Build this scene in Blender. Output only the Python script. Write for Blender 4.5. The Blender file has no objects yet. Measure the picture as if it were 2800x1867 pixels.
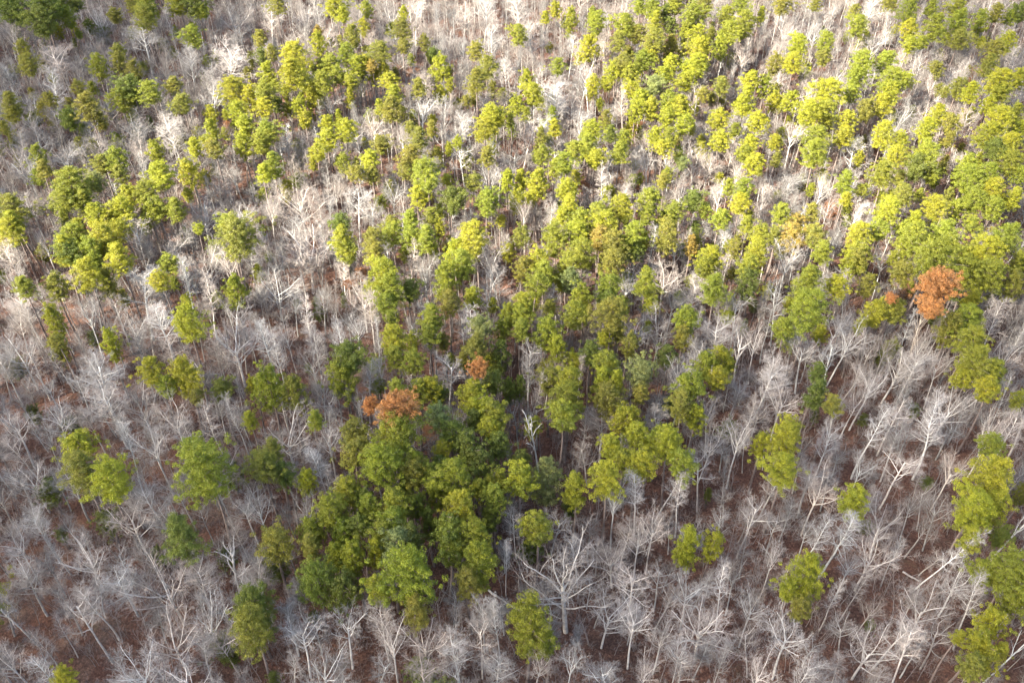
import bpy, math, random, re
import numpy as np
from mathutils import Vector, Matrix
R = math.radians
PI = math.pi
sc = bpy.context.scene
col = sc.collection

# ------------------------------------------------------------------ camera
CAM_H, PITCH, FPX = 125.0, 43.0, 2600.0          # metres, degrees below the horizon, focal length in photo pixels
cam_d = bpy.data.cameras.new('camera'); cam = bpy.data.objects.new('camera', cam_d); col.objects.link(cam)
cam.location = (0, 0, CAM_H); cam.rotation_euler = (R(90 - PITCH), 0, 0)
cam_d.sensor_width = 36; cam_d.lens = 36 * FPX / 2800; cam_d.clip_end = 6000; cam_d.clip_start = 1
sc.camera = cam
# ------------------------------------------------------------------ sky, sun, exposure
SUN_EL, SUN_AZ = 38.0, -118.0                     # azimuth clockwise from +Y (the view direction); negative = left
w = bpy.data.worlds.new('World'); sc.world = w; w.use_nodes = True
nt = w.node_tree; bg = nt.nodes['Background']; sky = nt.nodes.new('ShaderNodeTexSky')
sky.sky_type = 'NISHITA'; sky.sun_disc = False; sky.sun_elevation = R(SUN_EL); sky.sun_rotation = R(SUN_AZ)
sky.air_density = 1.0; sky.dust_density = 3.0; sky.ozone_density = 0.3
nt.links.new(sky.outputs[0], bg.inputs[0]); bg.inputs[1].default_value = 0.13
sd = bpy.data.lights.new('sun', 'SUN'); sun = bpy.data.objects.new('sun', sd); col.objects.link(sun)
sd.energy = 5.0; sd.angle = R(0.6); sd.color = (1.0, 0.93, 0.80)
az = R(SUN_AZ); el = R(SUN_EL)
sdir = Vector((math.sin(az) * math.cos(el), math.cos(az) * math.cos(el), math.sin(el)))
sun.rotation_euler = sdir.to_track_quat('Z', 'Y').to_euler()
sun.location = (0, 0, 300)
sc.view_settings.view_transform = 'Standard'; sc.view_settings.look = 'None'
sc.view_settings.exposure = 2.25; sc.view_settings.gamma = 1
sc.view_settings.use_curve_mapping = False
sc.cycles.max_bounces = 6; sc.cycles.diffuse_bounces = 3; sc.cycles.volume_bounces = 1

# clouds high above and behind the camera; their shade dims the near and left-hand forest
def cloud(gx, gy, rx, ry, rz, alt, dens, seed):
    import bmesh
    r = random.Random(seed); bm = bmesh.new(); bmesh.ops.create_icosphere(bm, subdivisions=4, radius=1)
    ks = [(Vector((r.gauss(0, 1), r.gauss(0, 1), r.gauss(0, 1))), r.uniform(0, 6), r.uniform(.03, .08)) for _ in range(9)]
    for v in bm.verts:
        k = 1 + sum(a * math.sin(f.dot(v.co) * 2.6 + p_) for f, p_, a in ks)
        v.co = Vector((v.co.x * rx, v.co.y * ry, v.co.z * rz)) * k
    me = bpy.data.meshes.new('cloud'); bm.to_mesh(me); bm.free()
    o = bpy.data.objects.new('cloud', me); col.objects.link(o); o['kind'] = 'structure'
    o.location = Vector((gx, gy, 12)) + sdir * ((alt - 12) / sdir.z)
    m = bpy.data.materials.new('cloud_vapour'); m.use_nodes = True; t = m.node_tree; t.nodes.remove(t.nodes['Principled BSDF'])
    v = t.nodes.new('ShaderNodeVolumePrincipled'); v.inputs['Color'].default_value = (1, 1, 1, 1); v.inputs['Density'].default_value = dens
    t.links.new(v.outputs[0], t.nodes['Material Output'].inputs['Volume']); me.materials.append(m)
cloud(30, 32, 250, 116, 55, 480, .014, 1)
cloud(-235, 250, 130, 180, 55, 560, .014, 2)
cloud(225, 190, 115, 150, 34, 640, .012, 3)
cloud(230, 420, 150, 95, 40, 600, .008, 4)

# ------------------------------------------------------------------ picture <-> ground
p = R(PITCH); FWD = Vector((0, math.cos(p), -math.sin(p))); UP = Vector((0, math.sin(p), math.cos(p)))
def terrain(x, y):
    return (1.6 * math.sin(x * .021 + .7) * math.cos(y * .017 + .4) + 1.0 * math.sin(x * .05 + y * .043)
            + .45 * math.sin(x * .11 - y * .09 + 2.))
def unproj(px, py, z):
    d = FWD + Vector((1, 0, 0)) * ((px - 1400) / FPX) + UP * (-(py - 933.5) / FPX)
    t = (z - CAM_H) / d.z
    return d.x * t, d.y * t
def ground_at(px, py, h):
    x, y = unproj(px, py, h)
    for _ in range(3): x, y = unproj(px, py, h + terrain(x, y))
    return x, y
def proj(x, y, z):
    v = Vector((x, y, z - CAM_H)); dz = v.dot(FWD)
    return 1400 + FPX * v.x / dz, 933.5 - FPX * v.dot(UP) / dz, FPX / dz

# ------------------------------------------------------------------ materials
def mat(name):
    m = bpy.data.materials.new(name); m.use_nodes = True
    return m, m.node_tree, m.node_tree.nodes['Principled BSDF']
def N(nt, t, **kw):
    n = nt.nodes.new(t)
    for k, v in kw.items(): setattr(n, k, v)
    return n
def mixrgb(nt, mode, fac, a, b):
    n = N(nt, 'ShaderNodeMix', data_type='RGBA', blend_type=mode)
    for i, v in ((0, fac), (6, a), (7, b)):
        if hasattr(v, 'is_linked') or hasattr(v, 'links'): nt.links.new(v, n.inputs[i])
        else: n.inputs[i].default_value = v
    return n.outputs[2]
def ramp(nt, src, stops):
    n = N(nt, 'ShaderNodeValToRGB'); e = n.color_ramp.elements
    e[0].position, e[0].color = stops[0]; e[1].position, e[1].color = stops[-1]
    for s in stops[1:-1]:
        q = e.new(s[0]); q.color = s[1]
    nt.links.new(src, n.inputs[0]); return n.outputs[0]
def c4(r, g, b): return (r, g, b, 1)
def tint_socket(nt):
    oi = N(nt, 'ShaderNodeObjectInfo'); at = N(nt, 'ShaderNodeAttribute', attribute_type='INSTANCER', attribute_name='tint')
    return mixrgb(nt, 'ADD', 1.0, oi.outputs['Color'], at.outputs['Color']), oi
def foliage(name, trans=.35):
    m, nt, b = mat(name)
    tint, oi = tint_socket(nt)
    g = N(nt, 'ShaderNodeNewGeometry'); tc = N(nt, 'ShaderNodeTexCoord')
    v = N(nt, 'ShaderNodeAttribute', attribute_type='GEOMETRY', attribute_name='clump')     # each tuft's own tone
    k = ramp(nt, v.outputs['Fac'], [(0, c4(.62, .68, .8)), (.5, c4(.97, .97, 1)), (1, c4(1.3, 1.22, 1.0))])
    c1 = mixrgb(nt, 'MULTIPLY', 1.0, tint, k)
    k2 = ramp(nt, g.outputs['Random Per Island'], [(0, c4(.72, .72, .8)), (1, c4(1.25, 1.25, 1.1))])
    c2 = mixrgb(nt, 'MULTIPLY', 1.0, c1, k2)
    di = N(nt, 'ShaderNodeBsdfDiffuse'); tr = N(nt, 'ShaderNodeBsdfTranslucent'); mx = N(nt, 'ShaderNodeMixShader')
    gl = N(nt, 'ShaderNodeBsdfGlossy'); gl.inputs['Roughness'].default_value = .55; gl.inputs['Color'].default_value = c4(.8, .85, .7)
    nt.links.new(c2, di.inputs[0])
    tc2 = mixrgb(nt, 'MULTIPLY', 1.0, c2, c4(1.25, 1.15, .55)); nt.links.new(tc2, tr.inputs[0])
    mx.inputs[0].default_value = trans
    nt.links.new(di.outputs[0], mx.inputs[1]); nt.links.new(tr.outputs[0], mx.inputs[2])
    m2 = N(nt, 'ShaderNodeMixShader'); m2.inputs[0].default_value = .04
    nt.links.new(mx.outputs[0], m2.inputs[1]); nt.links.new(gl.outputs[0], m2.inputs[2])
    nt.links.new(m2.outputs[0], nt.nodes['Material Output'].inputs[0])
    return m
def bark(name, light, dark, green, use_tint=True):
    m, nt, b = mat(name)
    tc = N(nt, 'ShaderNodeTexCoord'); no = N(nt, 'ShaderNodeTexNoise'); no.inputs['Scale'].default_value = 1.3; no.inputs['Detail'].default_value = 4
    nt.links.new(tc.outputs['Object'], no.inputs['Vector'])
    c = ramp(nt, no.outputs[0], [(.32, dark), (.5, light), (.68, light), (.78, green)])
    n2 = N(nt, 'ShaderNodeTexNoise'); n2.inputs['Scale'].default_value = 9; n2.inputs['Detail'].default_value = 3
    nt.links.new(tc.outputs['Object'], n2.inputs['Vector'])
    c = mixrgb(nt, 'MULTIPLY', .6, c, ramp(nt, n2.outputs[0], [(.3, c4(.6, .6, .6)), (.7, c4(1.15, 1.15, 1.15))]))
    if use_tint:
        t, oi = tint_socket(nt)
        c = mixrgb(nt, 'MULTIPLY', 1.0, c, t)
    nt.links.new(c, b.inputs['Base Color']); b.inputs['Roughness'].default_value = .9
    b.inputs['Specular IOR Level'].default_value = .15
    return m
M_NEEDLE = foliage('pine_needles', .32)
M_LEAF = foliage('oak_leaves', .35)
M_BARK = bark('pale_bark', c4(.66, .625, .565), c4(.40, .36, .32), c4(.55, .60, .47))
M_PBARK = bark('pine_bark', c4(.24, .19, .165), c4(.13, .10, .085), c4(.2, .17, .14), False)
M_TWIG = bark('branch_bark', c4(.37, .335, .30), c4(.235, .208, .188), c4(.33, .345, .275))
M_SAP = bark('sapling_bark', c4(.33, .29, .265), c4(.22, .185, .165), c4(.30, .30, .24), False)

def ground_mat():
    m, nt, b = mat('leaf_litter')
    g = N(nt, 'ShaderNodeNewGeometry')
    def noise(s, d=5, r=.6):
        n = N(nt, 'ShaderNodeTexNoise'); n.inputs['Scale'].default_value = s; n.inputs['Detail'].default_value = d; n.inputs['Roughness'].default_value = r
        nt.links.new(g.outputs['Position'], n.inputs['Vector']); return n.outputs[0]
    a = ramp(nt, noise(.09, 4), [(.35, c4(.090, .058, .046)), (.55, c4(.132, .072, .052)), (.72, c4(.165, .118, .090))])
    f = ramp(nt, noise(2.4, 6, .75), [(.32, c4(.5, .48, .48)), (.5, c4(.95, .95, .95)), (.68, c4(1.6, 1.55, 1.5))])
    c = mixrgb(nt, 'MULTIPLY', 1.0, a, f)
    v = N(nt, 'ShaderNodeTexVoronoi'); v.inputs['Scale'].default_value = 6.5; nt.links.new(g.outputs['Position'], v.inputs['Vector'])
    k = ramp(nt, v.outputs['Color'], [(0, c4(.6, .55, .52)), (.6, c4(1, 1, 1)), (1, c4(1.9, 1.7, 1.55))])
    c = mixrgb(nt, 'MULTIPLY', .7, c, k)
    moss = ramp(nt, noise(.35, 5, .65), [(.6, c4(0, 0, 0)), (.75, c4(.5, .5, .5))])
    c = mixrgb(nt, 'MIX', moss, c, c4(.085, .085, .05))
    nt.links.new(c, b.inputs['Base Color']); b.inputs['Roughness'].default_value = 1; b.inputs['Specular IOR Level'].default_value = .05
    bu = N(nt, 'ShaderNodeBump'); bu.inputs['Strength'].default_value = .7; bu.inputs['Distance'].default_value = .12
    nt.links.new(noise(3.0, 6, .8), bu.inputs['Height']); nt.links.new(bu.outputs[0], b.inputs['Normal'])
    return m

# ------------------------------------------------------------------ mesh collecting
class MB:
    def __init__(s): s.v = []; s.f = []; s.m = []; s.c = []
    def tube(s, pts, rads, n, mi=0, c=.5):
        base = len(s.v); k = len(pts); prev = None
        for i in range(k):
            d = (pts[min(i + 1, k - 1)] - pts[max(i - 1, 0)])
            if d.length < 1e-6: d = Vector((0, 0, 1))
            d.normalize()
            a = d.cross(Vector((.31, .17, .93))) if prev is None else (prev - d * prev.dot(d))
            if a.length < 1e-4: a = d.cross(Vector((1, .2, .1)))
            a.normalize(); prev = a; b = d.cross(a)
            for j in range(n):
                t = 2 * PI * j / n
                q = pts[i] + (a * math.cos(t) + b * math.sin(t)) * rads[i]
                s.v.append((q.x, q.y, q.z))
        for i in range(k - 1):
            for j in range(n):
                s.f.append((base + i * n + j, base + i * n + (j + 1) % n, base + (i + 1) * n + (j + 1) % n, base + (i + 1) * n + j)); s.m.append(mi); s.c.append(c)
        s.f.append(tuple(base + (k - 1) * n + j for j in range(n))); s.m.append(mi); s.c.append(c)
    def leaf(s, q, nrm, size, rnd, mi=0, c=.5, asp=.55):
        a = nrm.cross(Vector((rnd.uniform(-1, 1), rnd.uniform(-1, 1), rnd.uniform(-1, 1))))
        if a.length < 1e-4: a = Vector((1, 0, 0))
        a.normalize(); b = nrm.cross(a).normalized(); i = len(s.v)
        a *= size * .5; b *= size * asp * .5
        for w_ in (q - a, q - b * 1.0 + nrm * size * .12, q + a * rnd.uniform(.7, 1.1), q + b + nrm * size * .1): s.v.append((w_.x, w_.y, w_.z))
        s.f.append((i, i + 1, i + 2, i + 3)); s.m.append(mi); s.c.append(c)
    def mesh(s, name, mats, smooth=False):
        me = bpy.data.meshes.new(name); me.from_pydata(s.v, [], s.f)
        for m in mats: me.materials.append(m)
        me.polygons.foreach_set('material_index', s.m)
        at = me.attributes.new('clump', 'FLOAT', 'FACE'); at.data.foreach_set('value', s.c)
        if smooth: me.polygons.foreach_set('use_smooth', [True] * len(s.f))
        me.update(); return me

def rvec(r):
    while True:
        v = Vector((r.uniform(-1, 1), r.uniform(-1, 1), r.uniform(-1, 1)))
        if .05 < v.length < 1: return v.normalized()

# ------------------------------------------------------------------ pine
PH = 19.0
def pine_meshes(seed, W, L, nb, shape):
    r = random.Random(seed); mb = MB()
    def env(t):          # t 0 bottom .. 1 top
        if shape == 0: return max(0.05, math.sin(PI * min(1, t * .86 + .14))) ** .62
        if shape == 1: return max(0.04, (1 - t) ** .62 * min(1, .45 + t * 3.0))
        if shape == 2: return max(0.05, math.sin(PI * min(1, t * .92 + .04))) ** .8
        return max(0.05, math.sqrt(max(0, 1 - (2 * t - 1) ** 2)))
    lobes = [(r.uniform(0, 2 * PI), r.uniform(.14, .32)) for _ in range(3)]
    def lob(a): return .94 + sum(k * math.cos((i + 1) * (a - p0)) for i, (p0, k) in enumerate(lobes)) * .75
    ga = r.uniform(0, 6)
    for i in range(nb):
        t = ((i + .5) / nb) ** .92; ga += 2.4 + r.uniform(-.35, .35)
        z0 = (t - .5) * L
        rad = W / 2 * env(t) * lob(ga) * r.uniform(.6, 1.16)
        if r.random() < .08: rad *= 1.15
        tip = Vector((math.cos(ga) * rad, math.sin(ga) * rad, z0 + rad * r.uniform(.05, .3)))
        st = Vector((0, 0, z0 - rad * .15))
        mid = st.lerp(tip, .5) + Vector((0, 0, -.1 * rad))
        mb.tube([st, mid, tip], [.045, .03, .012], 3, 1)
        tone = r.uniform(.25, .75)
        ncl = max(2, int(3 + rad * 2.0))
        for k in range(ncl):
            u = .38 + .66 * (k / max(1, ncl - 1)); sp = .16 * rad + .25
            q = st.lerp(tip, u) + Vector((r.gauss(0, sp), r.gauss(0, sp), r.gauss(0, .22)))
            R0 = r.uniform(.22, .50) * (1.0 if W > 4.4 else .86)
            ct = min(1, max(0, tone + r.uniform(-.22, .22)))
            for _ in range(int(26 + 115 * R0)):
                nv = rvec(r); nv.z = nv.z * .8 + .28
                nv.normalize()
                pos = q + Vector((nv.x * R0, nv.y * R0, nv.z * R0 * .85)) * r.uniform(.6, 1.2)
                nn = (nv + rvec(r) * .7).normalized()
                mb.leaf(pos, nn, r.uniform(.11, .235), r, 0, ct)
    crown = mb.mesh('pine_crown', [M_NEEDLE, M_PBARK])
    tb = MB(); bend = Vector((r.uniform(-.5, .5), r.uniform(-.5, .5), 0))
    pts = [Vector((0, 0, -.4))]; rad = [.27]
    for k in range(1, 9):
        t = k / 8; pts.append(Vector((bend.x * math.sin(PI * t), bend.y * math.sin(PI * t), PH * .96 * t))); rad.append(.22 * (1 - t) ** .75 + .03)
    tb.tube(pts, rad, 7)
    for _ in range(12):
        z = PH * r.uniform(.28, .62); a = r.uniform(0, 6.28); l = r.uniform(.5, 1.6)
        o = Vector((bend.x * math.sin(PI * z / PH), bend.y * math.sin(PI * z / PH), z))
        tb.tube([o, o + Vector((math.cos(a) * l, math.sin(a) * l, r.uniform(-.2, .5)))], [.035, .012], 3)
    trunk = tb.mesh('pine_trunk', [M_PBARK], True)
    return trunk, crown, W, L

# ------------------------------------------------------------------ leafless trees
def grow(r, mbs, start, d, length, rad, lvl, P):
    n = P['seg'][lvl]; pts = [start.copy()]; rads = [rad]; d = d.normalized(); q = start.copy()
    end = rad * (P['taper0'] if lvl == 0 else P['taper'])
    for i in range(n):
        d = (d + rvec(r) * P['wander'][lvl] + Vector((0, 0, P['up'][lvl]))).normalized()
        q = q + d * (length / n); pts.append(q.copy()); rads.append(rad + (end - rad) * (i + 1) / n)
    (mbs[0] if lvl <= 1 else mbs[1]).tube(pts, rads, (7, 5, 3, 3, 3)[lvl], 0, r.random())
    if lvl >= P['levels']: return
    nc = P['kids'][lvl]; nc = max(1, int(round(nc * r.uniform(.8, 1.2))))
    f0 = P['from'][lvl]; a0 = r.uniform(0, 6.28)
    for k in range(nc):
        t = f0 + (1 - f0) * ((k + r.uniform(.2, .9)) / nc); t = min(t, .995)
        x = t * n; i = min(int(x), n - 1); q = pts[i].lerp(pts[i + 1], x - i)
        dd = (pts[i + 1] - pts[i]).normalized()
        a0 += 2.4 + r.uniform(-.5, .5)
        s = dd.cross(Vector((.2, .1, .9) if abs(dd.z) < .9 else (1, .1, 0))).normalized(); s2 = dd.cross(s)
        side = s * math.cos(a0) + s2 * math.sin(a0)
        ang = R(P['ang'][lvl] * r.uniform(.7, 1.25)) * (1 - .35 * t if lvl == 0 else 1)
        nd = dd * math.cos(ang) + side * math.sin(ang)
        if nd.z < -.25: nd.z *= .2
        lr = rads[i] + (rads[i + 1] - rads[i]) * (x - i)
        L = length * P['len'][lvl] * r.uniform(.65, 1.2) * (1 - P['short'][lvl] * t)
        grow(r, mbs, q, nd, L, max(.009, min(lr * .72, rad * P['rr'][lvl])), lvl + 1, P)
OAK = dict(levels=4, seg=(7, 6, 5, 3, 2), wander=(.06, .26, .28, .24, .2), up=(.03, .05, .06, .05, .04), taper0=.5, taper=.3,
           kids=(9, 8, 7, 6), ang=(66, 52, 48, 44), len=(.40, .55, .55, .52), short=(.35, .35, .3, .2), rr=(.46, .48, .5, .6))
OAK['from'] = (.55, .2, .2, .2)
POLE = dict(levels=3, seg=(9, 4, 3, 2), wander=(.05, .18, .22, .2), up=(.05, .08, .05, .04), taper0=.14, taper=.35,
            kids=(26, 10, 9), ang=(62, 50, 44), len=(.16, .55, .55), short=(.5, .35, .2), rr=(.32, .5, .6))
POLE['from'] = (.5, .15, .2)
VASE = dict(levels=4, seg=(6, 7, 5, 3, 2), wander=(.05, .15, .2, .18, .18), up=(.04, .05, .05, .04, .03), taper0=.6, taper=.22,
            kids=(8, 9, 7, 6), ang=(50, 44, 42, 40), len=(.52, .52, .52, .52), short=(.1, .4, .3, .2), rr=(.45, .46, .5, .6))
VASE['from'] = (.72, .2, .2, .2)
FUZZ = dict(levels=4, seg=(7, 4, 4, 3, 2), wander=(.05, .16, .18, .18, .18), up=(.04, .07, .05, .03, .03), taper0=.3, taper=.3,
            kids=(15, 8, 7, 6), ang=(60, 46, 42, 42), len=(.30, .54, .56, .56), short=(.35, .3, .2, .2), rr=(.34, .46, .55, .6))
FUZZ['from'] = (.5, .15, .15, .2)
WIDE = dict(VASE); WIDE.update(kids=(10, 9, 7, 6), ang=(54, 46, 42, 38), len=(.82, .5, .52, .52)); WIDE['from'] = (.5, .2, .2, .2)
SNAG = dict(levels=3, seg=(6, 6, 4, 2), wander=(.09, .3, .3, .3), up=(.02, .03, .03, .0), taper0=.55, taper=.3,
            kids=(7, 5, 3), ang=(50, 50, 50), len=(.45, .45, .45), short=(.3, .35, .3), rr=(.55, .5, .5))
SNAG['from'] = (.5, .25, .2)
def bare_meshes(seed, P, trunk_len, rad, H0):
    r = random.Random(seed); a, b = MB(), MB()
    grow(r, (a, b), Vector((0, 0, -.4)), Vector((r.uniform(-.07, .07), r.uniform(-.07, .07), 1)), trunk_len, rad, 0, P)
    zs = [v[2] for v in b.v] + [v[2] for v in a.v]; k = H0 / max(zs)
    xs = [math.hypot(v[0], v[1]) for v in b.v]; xs.sort(); W = 2 * xs[int(len(xs) * .93)] * k
    for m in (a, b): m.v = [(x * k, y * k, z * k) for x, y, z in m.v]
    return a.mesh('bare_trunk', [M_BARK], True), b.mesh('bare_branches', [M_TWIG]), W, H0

def sapling_mesh(seed):
    r = random.Random(seed); a = MB()
    P = dict(levels=2, seg=(6, 3, 2), wander=(.09, .2, .2), up=(.05, .1, .05), taper0=.2, taper=.4, kids=(11, 4), ang=(45, 42), len=(.28, .5), short=(.4, .2), rr=(.4, .6)); P['from'] = (.25, .2)
    for k in range(r.choice((1, 2, 3))):
        o = Vector((r.uniform(-.9, .9), r.uniform(-.9, .9), -.1))
        grow(r, (a, a), o, Vector((r.uniform(-.2, .2), r.uniform(-.2, .2), 1)), r.uniform(4, 8.5), r.uniform(.03, .06), 0, P)
    return a.mesh('sapling_stems', [M_SAP])

def litter_brush(seed):       # knee-high twiggy shrub
    r = random.Random(seed); a = MB()
    for k in range(16):
        o = Vector((r.gauss(0, .45), r.gauss(0, .45), -.05)); d = Vector((r.gauss(0, .35), r.gauss(0, .35), 1))
        P = dict(levels=1, seg=(3, 2), wander=(.2, .25), up=(.05, .05), taper0=.3, taper=.4, kids=(5,), ang=(42,), len=(.5,), short=(.3,), rr=(.6,)); P['from'] = (.2,)
        grow(r, (a, a), o, d, r.uniform(.8, 2.2), .016, 0, P)
    return a.mesh('shrub_stems', [M_SAP])

# protos
PINES = [pine_meshes(11 + i, W, L, nb, sh) for i, (W, L, nb, sh) in enumerate(
    [(6.0, 8.4, 62, 0), (6.2, 9.0, 66, 2), (5.6, 8.2, 60, 0), (5.8, 9.4, 66, 1), (3.9, 6.2, 46, 0), (3.8, 6.6, 46, 2), (4.0, 7.0, 50, 1), (3.7, 5.8, 44, 0), (5.0, 5.4, 52, 3)])]
BARES = {}
def fam(key, P, seeds, tl, rad, h): BARES[key] = [bare_meshes(s, P, tl, rad, h) for s in seeds]
fam('o', OAK, range(100, 107), 12.5, .17, 16.)
fam('p', POLE, range(120, 125), 16., .14, 17.)
fam('v', VASE, range(140, 146), 11., .165, 16.)
fam('f', FUZZ, range(160, 165), 13., .16, 15.)
fam('w', WIDE, range(190, 195), 9.5, .22, 17.)
HERO = dict(WIDE); HERO.update(kids=(12, 9, 6, 4), ang=(46, 42, 42, 38), up=(.04, .075, .06, .04, .03), len=(.88, .46, .5, .5), rr=(.36, .4, .5, .6), wander=(.05, .2, .22, .2, .18)); HERO['from'] = (.48, .2, .2, .2)
fam('h', HERO, [151], 11., .33, 19.)
fam('s', SNAG, range(180, 182), 12., .26, 17.)
print({k: [round(b[2], 1) for b in v] for k, v in BARES.items()})
SAPS = [sapling_mesh(200 + i) for i in range(5)]
SHRUBS = [litter_brush(220 + i) for i in range(3)]

# ------------------------------------------------------------------ the trees of the photograph
# per 700-px tile: crown centre x, y, width, height in tile pixels (1765 across), then tone
T = {}
T[0, 2] = "540,110,280,280O 750,180,280,300Y 350,250,170,190K 1420,130,330,300G 1240,560,300,180D 1100,690,110,150K 1750,1040,290,330D 1740,1230,270,250O 1580,1330,200,250K 450,1540,150,150Y 740,460,170,80K 430,550,90,110K 1560,710,130,130K 1600,130,120,200K"
T[1, 2] = "60,60,210,200O 200,130,150,180D 330,200,130,170Y 130,600,220,230O 150,760,200,200K 870,60,270,250Y 640,250,180,200Y 730,310,180,230G 490,390,220,220Y 410,540,180,220Y 360,650,170,170O 590,570,180,250G 540,700,160,200Y 680,730,170,230Y 380,880,250,300G 620,930,210,260D 770,410,170,220G 960,330,200,230Y 1100,340,140,180G 930,440,180,200Y 850,540,190,170Y 800,680,150,200Y 990,620,220,220P 1080,560,180,200D 930,740,160,250P 1060,830,330,350Y 860,900,170,200Y 1110,1040,200,170O 1380,160,260,220Y 1240,260,190,250G 1200,470,160,230D 1530,50,200,200D 1400,350,250,200Y 1530,230,130,150Y 1650,180,180,220G 1640,290,180,160G 1500,540,230,260Y 1300,650,210,260G 1520,760,260,330Y 1460,850,190,160O 1620,430,140,200D 1330,480,180,170G 1100,130,180,150O 1000,230,150,150D 700,500,140,160G 400,1110,80,100K 1130,1510,200,160K 130,1540,100,60K 1090,60,150,130Y 1180,130,140,150G 1300,60,150,150D"
T[2, 2] = "40,190,210,230Y 60,40,140,130D 240,170,240,330P 450,240,190,240Y 670,150,250,260Y 750,20,160,130G 880,50,190,140Y 1160,60,180,180G 400,360,120,100K 165,520,200,200G 1210,620,190,340Y 1360,610,140,240Y 110,1190,290,380G 250,1290,130,180G 1350,270,60,120K 130,640,160,120K"
T[3, 2] = "110,80,220,200Y 590,330,200,150Y 680,490,100,60K 1530,150,330,330Y 1420,380,260,280Y 1600,400,200,250Y 1390,560,170,150Y 1600,570,140,100D 1660,810,270,280G 1730,1000,190,260G 1530,800,180,130G 280,860,240,320Y 250,1060,150,180O 140,940,120,140Y 1560,1160,170,220Y 1430,1250,160,170Y 1320,1250,100,100Y 1460,1370,180,170Y 1600,1340,120,130Y 1440,1480,170,140O 1090,190,90,70K 700,1170,80,100K 1740,250,110,200O"
T[0, 1] = "70,20,160,110Y 400,170,160,200Y 520,60,160,150G 720,70,180,170Y 830,20,150,120Y 500,170,150,150D 650,190,180,240G 580,310,200,200Y 820,210,190,190Y 740,380,130,200O 390,390,130,180O 160,410,140,120G 390,640,120,230G 390,790,100,110O 640,760,80,110K 750,830,115,240Y 1160,250,130,140G 1100,370,120,140Y 1600,60,250,150O 1620,440,125,220G 1700,430,80,100K 1280,640,200,230Y 1060,970,160,200Y 1130,1090,130,160G 1270,1020,200,260Y 1360,1170,100,120O 1530,1120,140,130D 1720,1330,110,140Y 510,1360,120,120K 560,1500,200,150Y 1370,1520,200,110G 230,1290,110,150K 120,980,130,100K 1740,1090,70,140Y 1370,10,70,60Y"
T[1, 1] = "595,80,180,170Y 650,160,140,170G 640,300,80,120K 800,80,160,150O 820,190,130,130O 940,40,140,100G 1060,80,140,170G 1180,60,170,140G 880,350,210,230Y 950,440,200,250G 1060,440,130,150D 900,520,140,130G 930,630,90,110G 960,760,180,190Y 950,890,150,130G 1090,920,140,130G 1380,190,130,200Y 1530,90,210,220Y 1440,240,160,200G 1330,380,170,250G 1320,520,170,180O 1480,490,140,160Y 1210,620,180,160G 1200,720,150,160G 1550,680,140,160P 1540,810,180,160O 1730,610,100,160G 1680,900,130,260D 640,910,200,210D 600,1050,180,260G 80,1110,190,280G 240,1170,150,230O 970,1110,150,110G 1110,1140,150,160G 1200,1110,130,160Y 1260,1290,160,180P 960,1440,310,270Y 700,1400,180,210O 680,1520,190,130O 410,1320,130,140G 1490,1140,180,200Y 1560,1240,190,170Y 1640,1080,150,150D 1470,1340,140,160D 1340,1450,170,200G 1640,1300,180,180G 1610,1390,150,120Y 1500,1510,190,140D 1660,1480,190,180D 1740,1130,100,170D 1290,1530,120,90Y 120,1530,150,80O 430,560,100,170K 290,525,60,60K 605,500,60,110K 360,970,60,70K 90,200,70,70K 1260,1160,120,100D 1700,700,110,150G"
T[2, 1] = "60,60,110,140O 290,90,160,220G 450,50,170,180Y 450,160,180,180G 600,70,140,160T 700,120,190,170O 680,240,160,130O 820,60,170,160G 910,100,85,130Y 840,170,120,110D 180,220,130,150Y 220,300,150,130G 80,290,120,160O 150,400,160,170G 110,530,180,170Y 60,620,150,180G 70,700,140,140G 390,240,110,160G 400,370,120,170P 490,480,130,180G 430,590,180,200G 250,720,170,230G 320,820,150,200Y 660,400,150,140G 660,500,150,140D 690,600,220,220O 740,560,120,150G 640,760,100,110Y 930,400,190,190G 965,530,90,110Y 1160,500,110,140K 1410,420,190,200G 1380,200,160,180Y 1340,270,110,140G 1540,140,90,160O 1700,180,160,170Y 1640,280,150,160G 1640,400,170,220D 1210,640,150,190G 1170,760,120,160O 1090,70,160,210O 1230,130,80,140T 810,820,110,170O 550,860,130,160D 610,940,160,140G 640,1060,170,200Y 720,1060,130,180Y 660,1170,210,140O 880,1010,190,170P 890,1150,120,130O 1070,890,130,160D 1440,900,130,160Y 1430,1040,140,160Y 1330,950,130,200G 1220,1080,190,190G 1180,1220,200,200O 1260,1330,130,180Y 260,1060,160,190O 400,1060,170,190Y 390,1180,220,230G 330,1310,190,190G 40,1110,110,220D 150,1370,110,140G 800,1340,180,210Y 830,1440,170,140Y 680,1510,160,120Y 960,1490,130,140G 1010,1420,100,110D 1110,1490,210,210Y 1490,1390,120,150K 1600,690,80,120K 1720,1500,110,180Y 740,720,110,130O 1710,30,110,100G"
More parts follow.
